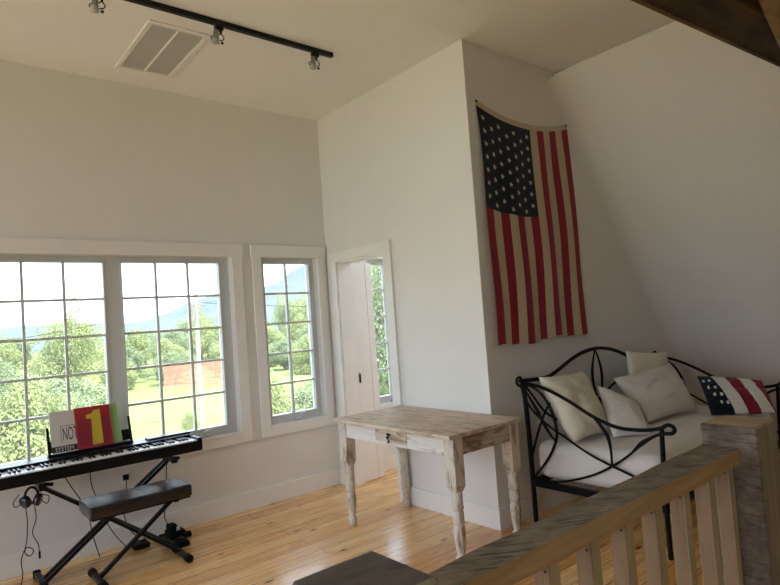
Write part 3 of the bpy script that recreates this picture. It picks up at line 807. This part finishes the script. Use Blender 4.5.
S = thing('piano_stand', (1.0, 4.25, 0), 'black double braced x shaped keyboard stand under the piano', 'stand')
for yy in (4.222, 4.282):
    MB().bar((.625, yy, .03), (1.405, yy, .615), .022, .03, up=(0, 1, 0), bev=.003).build('leg', M['black_metal'], S)
    MB().bar((1.385, yy+.001, .03), (.61, yy+.001, .615), .022, .03, up=(0, 1, 0), bev=.003).build('leg', M['black_metal'], S)
for x in (.61, 1.395):
    ft = MB().bar((x, 4.17, .028), (x, 4.42, .028), .034, .03, bev=.004).build('foot_bar', M['black_metal'], S)
    for y in (4.17, 4.425): MB().box((x-.021, y-.02, .0005), (x+.021, y+.02, .048), bev=.006).build('foot_cap', M['rubber'], ft)
    ab = MB().bar((x, 4.09, .628), (x, 4.41, .628), .028, .028, bev=.003).build('support_arm', M['black_metal'], S)
    MB().box((x-.02, 4.07, .61), (x+.02, 4.1, .65), bev=.005).build('arm_cap', M['rubber'], ab)
    MB().cyl((x+.02, 4.2, .625), (x+.075, 4.2, .612), .011, 12).build('lock_pin', M['rubber'], ab)
MB().cyl((1.005, 4.2, .322), (1.005, 4.305, .322), .018, 14).build('pivot_bolt', M['black_metal'], S)

Bn = thing('piano_bench', (1.13, 4.03, 0), 'black padded folding bench standing in front of the piano', 'bench')
st = MB(); rounded_slab(st, .82, 1.44, 3.9, 4.195, .412, .487, .014); 
st.build('seat', M['vinyl'], Bn)
MB().box((.83, 3.91, .402), (1.43, 4.185, .4125), bev=.003).build('seat_board', M['rubber'], Bn)
for (xa, xb, yy) in ((.872, 1.345, 4.0), (1.385, .91, 4.035)):
    MB().bar((xa, yy, .03), (xb, yy, .4), .02, .036, up=(0, 1, 0), bev=.003).build('leg', M['black_metal'], Bn)
for x, yy in ((.872, 4.0), (1.385, 4.035)):
    ye = 4.145 if x < 1 else 4.105
    ft = MB().bar((x, 3.885, .026), (x, ye, .026), .034, .03, bev=.004).build('foot_bar', M['black_metal'], Bn)
    for y in (3.885, ye): MB().cyl((x, y-.022, .026), (x, y+.022, .026), .0255, 16).build('foot_cap', M['rubber'], ft)
for x in (.91, 1.345): MB().bar((x, 3.93, .397), (x, 4.2, .397), .03, .018, bev=.003).build('seat_bracket', M['black_metal'], Bn)
MB().cyl((1.127, 3.985, .23), (1.127, 4.05, .23), .014, 12).build('pivot_bolt', M['black_metal'], Bn)

H_ = thing('headphones', (.56, 4.16, .6), 'black headphones hanging below the left part of the piano', 'headphones')
hb = MB(); hb.tube([(.562+.036*math.cos(a), 4.155, .57+.06*math.sin(a)) for a in [PI*i/14 for i in range(15)]], .0075, 8, flat=((0, 1, 0), 1.4)); hb.build('headband', M['black_plastic'], H_)
for s in (-1, 1):
    cx = .562+s*.033
    MB().lathe([(.018, -.022), (.034, -.018), (.038, 0), (.036, .014), (.026, .018)], (cx, 4.155, .55), 18, axis=(s, -.5, -.35)).build('ear_cup', M['vinyl'], H_)
cb = MB(); cb.tube(smooth_path([(.53, 4.15, .515), (.535, 4.15, .42), (.53, 4.16, .33), (.52, 4.18, .25), (.548, 4.19, .22), (.565, 4.19, .25), (.53, 4.2, .27), (.505, 4.22, .2), (.512, 4.25, .1), (.5, 4.27, .03), (.47, 4.29, .006)]), .0028, 6)
cb.tube(smooth_path([(.575, 4.15, .515), (.58, 4.15, .44), (.56, 4.16, .36), (.585, 4.16, .29), (.592, 4.16, .24)]), .0028, 6); cb.cyl((.592, 4.16, .24), (.592, 4.16, .2), .006, 8)
cb.tube(smooth_path([(.61, 4.14, .58), (.65, 4.14, .56), (.64, 4.14, .52), (.615, 4.14, .54), (.6, 4.14, .57)]), .0028, 6)
cb.tube(smooth_path([(.5, 4.16, .6), (.47, 4.16, .56), (.48, 4.16, .53), (.51, 4.16, .55), (.53, 4.16, .6)]), .0028, 6)
cb.build('cord', M['rubber'], H_)

o = thing('wall_outlet', (1.2, YA, .48), 'small wall outlet with a black plug below the window', 'outlet')
MB().box((1.175, YA-.006, .43), (1.235, YA-.0002, .53), bev=.003).build('cover_plate', M['trim'], o)
MB().box((1.185, YA-.04, .462), (1.222, YA-.006, .5), bev=.006).build('plug', M['rubber'], o)
ap = thing('power_adapter', (1.49, 4.43, 0), 'black power adapter with white sticker on the floor by the wall', 'adapter')
a = MB(); a.box((1.435, 4.37, .0005), (1.55, 4.5, .055), bev=.008); a.box((1.44, 4.39, .055), (1.50, 4.48, .1), bev=.01); a.box((1.5, 4.35, .0005), (1.585, 4.4, .035), bev=.006)
a.build('body', M['rubber'], ap); MB().box((1.488, 4.383, .06), (1.513, 4.4, .085), bev=.001).build('sticker', M['adapter_label'], ap)
pd = thing('sustain_pedal', (1.24, 4.43, 0), 'black sustain pedal on the floor below the piano', 'pedal')
MB().box((1.19, 4.38, .0005), (1.30, 4.5, .035), bev=.01).build('base', M['rubber'], pd); MB().bar((1.215, 4.36, .044), (1.215, 4.47, .055), .04, .012, bev=.004).build('foot_lever', M['black_metal'], pd)
pd2 = thing('foot_switch', (1.43, 4.24, 0), 'black foot switch on the floor under the right leg of the stand', 'pedal')
MB().box((1.425, 4.17, .0005), (1.505, 4.3, .038), bev=.01).build('base', M['rubber'], pd2); MB().cyl((1.465, 4.24, .036), (1.465, 4.24, .052), .022, 14).build('button', M['black_metal'], pd2)

def cord(pts, parent, r=.0034): MB().tube(smooth_path(pts), r, 6).build('cord', M['rubber'], parent)
cord([(1.2, YA-.042, .475), (1.19, YA-.06, .38), (1.17, YA-.05, .24), (1.22, YA-.05, .09), (1.30, 4.47, .035)], o)
cord([(.93, 4.38, .652), (.95, 4.42, .5), (1.0, 4.45, .36), (1.05, 4.45, .2), (1.14, 4.44, .05), (1.2, 4.43, .012), (1.28, 4.38, .008)], pd)
cord([(.76, 4.38, .652), (.83, 4.44, .52), (.92, 4.46, .34), (.95, 4.46, .16), (.985, 4.45, .01)], P)
cord([(1.45, 4.38, .652), (1.455, 4.44, .5), (1.45, 4.46, .3), (1.43, 4.46, .16), (1.46, 4.45, .08)], ap)

# ------------------------------------------------------------------ outdoors
GZ = -2.6
def grass_mat():
    m, nt, b = new_mat('meadow_grass')
    n = nd(nt, 'ShaderNodeTexNoise', Scale=.25, Detail=5.0); nt.links.new(coords(nt), n.inputs['Vector'])
    n2 = nd(nt, 'ShaderNodeTexNoise', Scale=9., Detail=3.0); nt.links.new(coords(nt), n2.inputs['Vector'])
    f = mix(nt, .45, n.outputs['Color'], n2.outputs['Color'])
    nt.links.new(ramp(nt, f, [(.3, (.12, .16, .045)), (.5, (.18, .215, .07)), (.7, (.25, .265, .11))]), b.inputs['Base Color'])
    setp(b, Roughness=.95, Specular_IOR_Level=.1)
    return m
g = MB(); NX, NY = 40, 40
vs = []
for j in range(NY+1):
    for i in range(NX+1):
        x = -90+220*i/NX; y = -70+270*j/NY
        z = GZ+(max(0, y-50)*.012)+.25*noise.noise(Vector((x*.05, y*.05, 0)))
        vs.append((x, y, z))
g.add(vs, [[j*(NX+1)+i, j*(NX+1)+i+1, (j+1)*(NX+1)+i+1, (j+1)*(NX+1)+i] for j in range(NY) for i in range(NX)], 0, True)
struct(g.build('ground', grass_mat()))

struct(MB().box((-30, -12, GZ-.2), (-3.6, 14, GZ+.32), bev=.02).build('bounce_ground', plain('pale_bounce_surface', (.68, .575, .395), .95, var=.15, scale=3, bumps=.4, bscale=12)))  # unseen pale slab, added to bounce warm sunlight up to the ceiling
M['hill'] = plain('haze_tinted_hillside', (.095, .12, .115), .95, var=.15, scale=.06, spec=.05)  # distance haze is put into the bluish base colour
hl = MB(); NX, NY = 60, 8; vs = []
def ridge(x):
    pts = [(-300, 10), (0, 12), (60, 17), (145, 15), (175, 18), (205, 31), (230, 40), (262, 40), (292, 46), (320, 64), (360, 84), (420, 95), (520, 80), (700, 60)]
    for (a, za), (b, zb) in zip(pts, pts[1:]):
        if a <= x <= b: t = (x-a)/(b-a); t = t*t*(3-2*t); return za+(zb-za)*t
    return 40
for j in range(NY+1):
    for i in range(NX+1):
        x = -280+960*i/NX; t = j/NY
        vs.append((x, 330+200*t, -6+(ridge(x)+6)*math.sin(t*PI/2)+2.5*noise.noise(Vector((x*.03, t*4, 0)))*t))
hl.add(vs, [[j*(NX+1)+i, j*(NX+1)+i+1, (j+1)*(NX+1)+i+1, (j+1)*(NX+1)+i] for j in range(NY) for i in range(NX)], 0, True)
tag(hl.build('wooded_hill', M['hill']), 'distant bluish wooded hill ridge beyond the meadow', 'hill', None, 'structure')

M['leaf1'] = leaf_mat('yellow_green_leaves', (.20, .245, .085), (.29, .335, .135), (.40, .42, .21))
M['leaf2'] = leaf_mat('mid_green_leaves', (.16, .215, .10), (.25, .30, .155), (.35, .39, .235))
M['bark'] = wood('grey_bark', (.12, .1, .08), (.25, .22, .18), 2)
def foliage(name_f, lobes, count, leaf, mat, trunk, seedv):
    """a unit plant at the origin: one foliage mesh (leaf clusters) and a trunk"""
    rnd = random.Random(seedv); vs = []; fs = []
    tot = sum(r[0]*r[1]*r[2] for _, r in lobes)
    for c, r in lobes:
        for k in range(int(count*r[0]*r[1]*r[2]/tot)):
            while True:
                d = Vector((rnd.uniform(-1, 1), rnd.uniform(-1, 1), rnd.uniform(-1, 1)))
                if .2 < d.length < 1: break
            d = d.normalized()*(d.length**.5)
            p = Vector(c)+Vector((d.x*r[0], d.y*r[1], d.z*r[2]))
            if p.z < .05: continue
            n = (d+Vector((rnd.uniform(-1, 1), rnd.uniform(-1, 1), rnd.uniform(-.4, 1)))*.9).normalized()
            s = n.orthogonal().normalized(); s.rotate(Matrix.Rotation(rnd.uniform(0, 6.28), 3, n)); u = n.cross(s)
            l = leaf*rnd.uniform(.6, 1.3); o = len(vs)
            vs += [p-s*l, p-u*l*.55+n*l*.1, p+s*l, p+u*l*.55+n*l*.1]; fs.append([o, o+1, o+2, o+3])
    root = thing(name_f, (0, 0, 0), None, None)
    mb = MB(); mb.add(vs, fs, 0, False); mb.build('foliage', mat, root, False)
    t = MB()
    for pth, r0, r1 in trunk:
        P_ = smooth_path(pth, 4); t.tube(P_, [r0+(r1-r0)*i/(len(P_)-1) for i in range(len(P_))], 7)
    t.build('trunk', M['bark'], root)
    return root
def lumps(seedv, count, rad, zc, zr, r0, r1):
    rnd = random.Random(seedv); out = [((0, 0, zc), (rad*.62, rad*.62, zr*.75))]
    for k in range(count):
        a = rnd.uniform(0, 2*PI); q = rad*math.sqrt(rnd.uniform(.05, 1))*.8; zz = zc+rnd.uniform(-.85, .85)*zr*math.sqrt(max(.08, 1-(q/rad)**2))
        rr = rnd.uniform(r0, r1); out.append(((math.cos(a)*q, math.sin(a)*q, max(zz, .12)), (rr, rr, rr*rnd.uniform(.5, .9)*zr/rad*1.3)))
    return out
shrub_l = lumps(21, 26, .8, .95, .9, .16, .34)
shrub_t = [([(0, 0, 0), (.1, 0, .8), (.2, .1, 1.5)], .03, .01), ([(0, 0, 0), (-.15, .1, .8), (-.3, .1, 1.5)], .03, .01), ([(0, 0, 0), (0, -.15, .8), (.05, -.3, 1.5)], .03, .01)]
tree_l = lumps(8, 30, .36, .55, .43, .07, .15)
tree_t = [([(0, 0, 0), (.01, 0, .3), (-.01, 0, .6), (.02, .02, .85)], .03, .008), ([(0, 0, .3), (.12, .02, .45), (.22, .05, .6)], .015, .005), ([(0, 0, .28), (-.12, 0, .45), (-.24, .02, .62)], .015, .005)]
protos = {}
protos['shrub_a'] = foliage('garden_shrub', shrub_l, 16000, .03, M['leaf1'], shrub_t, 1)
protos['shrub_b'] = foliage('garden_shrub', lumps(35, 28, .8, .92, .92, .15, .32), 16000, .03, M['leaf2'], shrub_t, 2)
protos['tree_a'] = foliage('meadow_tree', tree_l, 12000, .013, M['leaf1'], tree_t, 3)
protos['tree_b'] = foliage('meadow_tree', lumps(9, 30, .36, .54, .44, .07, .16), 12000, .013, M['leaf2'], tree_t, 4)
used = set()
def plant(kind, x, y, h, w, rot, label, cat, group, z=None):
    o = protos[kind]
    if kind in used: o = copy_tree(o)
    used.add(kind)
    o.location = (x, y, GZ+(max(0, y-50)*.012) if z is None else z); o.rotation_euler = (0, 0, rot); o.scale = (w, w, h/2 if 'shrub' in kind else h)
    tag(o, label, cat, group)
    return o
SG = 'shrubs below the windows'

rnd = random.Random(11)
# shrubs close to the house: (kind, x, y, height, half width, label)
near = [('shrub_a', 1.9, 14.2, 3.5, 1.5, 'yellow green shrub seen low through the leftmost panes'),
        ('shrub_b', 3.6, 18.5, 3.0, 1.5, 'mid green shrub behind the music books, seen through the left sash'),
        ('shrub_a', .0, 19, 3.4, 1.6, 'tall pale shrub at the left edge of the big window'),
        ('shrub_b', 4.6, 26, 3.2, 2.4, 'rounded shrub at the edge of the lawn behind the mullion'),
        ('shrub_a', 6.3, 11.6, 3.2, 1.15, 'tall leafy shrub filling the lower panes of the narrow window'),
        ('shrub_b', 8.0, 13.2, 2.9, 1.3, 'darker shrub beside the tall one, low in the narrow window'),
        ('shrub_b', 10.3, 10.6, 3.6, 1.5, 'green shrub seen through the doorway window'),
        ('shrub_a', 8.05, 21.5, 1.25, .5, 'small sapling on the lawn beside the utility pole')]
for k, x, y, h, w, lab in near: plant(k, x, y, h, w, rnd.uniform(0, 6), lab, 'shrub', SG)
TG = 'trees and bushes of the far hedgerow'
plant('tree_a', 7.7, 40, 6.5, 6.2, .6, 'tall rounded tree rising above the hedgerow in the left sash', 'tree', TG)
plant('tree_b', 13.6, 16.5, 7.3, 5.2, 1.2, 'green tree filling the upper panes of the doorway window', 'tree', TG)
far = 'hazy green bush in the hedgerow beyond the meadow'
for r_, y0 in enumerate((48.5, 54.5, 60.5)):
    for i in range(13):
        x = 2.5+r_*2+i*5.0+rnd.uniform(-.4, .4)
        plant(['shrub_a', 'shrub_b'][(i+r_) % 2], x, y0+i*.15+rnd.uniform(-.4, .4), 3.0+r_*.75+i*.12+rnd.uniform(-.4, .6), rnd.uniform(2.2, 2.55), rnd.uniform(0, 6), far, 'bush', TG)
for i, (x, y, h) in enumerate(((-.5, 33, 2.9), (4.5, 36, 3.2), (2, 40, 3.6), (22.5, 33, 3.4), (27, 36, 4), (31.5, 40, 4.4), (26, 42, 4.2), (35, 45, 5), (17.5, 22, 3.4), (21.5, 25, 4), (25.5, 29, 4.2))):
    plant(['shrub_a', 'shrub_b'][i % 2], x, y, h, min(2.3, h*.6), rnd.uniform(0, 6), far, 'bush', TG)
def crown(a):
    P_ = [(-1, 6), (.05, 5.4), (.1, 5.2), (.2, 4.4), (.28, 3.9), (.34, 5.2), (.43, 7.4), (.53, 8), (.63, 9.2), (3, 9.2)]
    for (p, q), (p2, q2) in zip(P_, P_[1:]):
        if p <= a <= p2: return q+(q2-q)*(a-p)/(p2-p)
fart = 'hazy tree standing in the tree line below the hill'
for r_, y0 in enumerate((68.5, 76, 83.5)):
    for i in range(9):
        x = 4+r_*3+i*7.6+rnd.uniform(-.5, .5)
        plant(['tree_b', 'tree_a'][(i+r_) % 2], x, y0+rnd.uniform(-.4, .4), crown(x/y0)*y0/75+rnd.uniform(-.5, .4), 7.6+rnd.uniform(-.5, .6), rnd.uniform(0, 6), fart, 'tree', TG)

up = thing('utility_pole', (9.8, 25, GZ), 'pale wooden utility pole with wires on the lawn', 'pole')
MB().tube([(9.8, 25, GZ), (9.82, 25, .5), (9.84, 25, 3.5)], [.11, .095, .07], 12).build('pole', plain('weathered_pole_wood', (.3, .3, .28), .8, var=.2, scale=3), up)
MB().bar((9.45, 25, 2.75), (10.2, 25, 2.75), .08, .1, bev=.01).build('cross_arm', M['bark'], up)
MB().cyl((9.55, 24.85, 2.05), (9.55, 24.85, 2.6), .12, 12).build('transformer', M['bark'], up)
def wire(pts): MB().tube(smooth_path(pts, 5), .012, 5).build('wire', M['rubber'], up)
wire([(9.5, 25, 2.82), (2, 27, 1.7), (-8, 30, 2.5)]); wire([(10.1, 25, 2.82), (18, 22.5, 2.4), (30, 19, 4.4)])
sf = thing('snow_fence', (16.5, 44, GZ), 'red orange slatted snow fence at the far side of the lawn', 'fence')
M['snow'] = plain('faded_red_fence_slats', (.42, .2, .14), .8, var=.25, scale=4)
f1 = MB()
for i in range(70):
    x = 14.6+i*.085; f1.box((x, 44.0, GZ), (x+.04, 44.03, GZ+1.85))
for z in (.35, .95, 1.55): f1.box((14.6, 44.03, GZ+z), (20.55, 44.05, GZ+z+.06))
f1.build('slat_panel', M['snow'], sf)
for i in range(4): MB().cyl((14.7+i*1.95, 44.1, GZ), (14.7+i*1.95, 44.1, GZ+1.95), .05, 8).build('fence_post', M['bark'], sf)

# ------------------------------------------------------------------ light: daylight sky, sun on the meadow
w = bpy.data.worlds.new('daylight'); SC.world = w; w.use_nodes = True
nt = w.node_tree; bg = nt.nodes['Background']
tc = nt.nodes.new('ShaderNodeTexCoord'); n = nd(nt, 'ShaderNodeTexNoise', Scale=2.5, Detail=5.0, Roughness=.55)
nt.links.new(tc.outputs['Generated'], n.inputs['Vector'])
nt.links.new(ramp(nt, n.outputs['Fac'], [(.38, (.70, .87, 1.14)), (.56, (.88, .97, 1.14))]), bg.inputs['Color'])
bg.inputs['Strength'].default_value = 2.3
sun = bpy.data.lights.new('sun', 'SUN'); sun.energy = 5.2; sun.angle = .06; sun.color = (1, .97, .9)
so = bpy.data.objects.new('sun', sun); COL.objects.link(so)
so.rotation_euler = Vector((-.14, .55, -.8)).to_track_quat('-Z', 'Y').to_euler(); so.location = (10, -10, 12)
# portals guide the daylight through the window openings (they give off no light of their own)
def portal(loc, rot, sx, sy):
    l = bpy.data.lights.new('window_portal', 'AREA'); l.shape = 'RECTANGLE'; l.size = sx; l.size_y = sy; l.cycles.is_portal = True
    o = bpy.data.objects.new('window_portal', l); COL.objects.link(o); o.location = loc; o.rotation_euler = rot
for a, b in (W0, W1, W2, W3): portal(((a+b)/2, YA+TW+.01, (WZ[0]+WZ[1])/2), (-PI/2, 0, 0), b-a, WZ[1]-WZ[0])
for a, b, z0, z1 in WL: portal((XW-.16, (a+b)/2, (z0+z1)/2), (0, -PI/2, 0), z1-z0, b-a)

# ------------------------------------------------------------------ camera
H = 1.48
yaw, pit, roll = .69743493, .04668964, -.07177791
fw = Vector((math.sin(yaw)*math.cos(pit), math.cos(yaw)*math.cos(pit), math.sin(pit)))
r0 = Vector((math.cos(yaw), -math.sin(yaw), 0)); u0 = r0.cross(fw)
rv = r0*math.cos(roll)+u0*math.sin(roll); uv = -r0*math.sin(roll)+u0*math.cos(roll)
cam = bpy.data.cameras.new('camera'); cam.sensor_width = 36; cam.lens = 582.03/780*36; cam.clip_start = .02; cam.clip_end = 2000
co = bpy.data.objects.new('camera', cam); COL.objects.link(co)
co.matrix_world = Matrix(((rv.x, uv.x, -fw.x, 0), (rv.y, uv.y, -fw.y, 0), (rv.z, uv.z, -fw.z, H), (0, 0, 0, 1)))
SC.camera = co
vs_ = SC.view_settings; vs_.view_transform = 'Standard'; vs_.look = 'None'; vs_.gamma = 1; vs_.exposure = 1.2; vs_.use_curve_mapping = False
cy = SC.cycles; cy.max_bounces = 10; cy.diffuse_bounces = 7; cy.glossy_bounces = 4; cy.transparent_max_bounces = 16; cy.sample_clamp_indirect = 6; cy.caustics_reflective = False; cy.caustics_refractive = False
cy.use_denoising = True
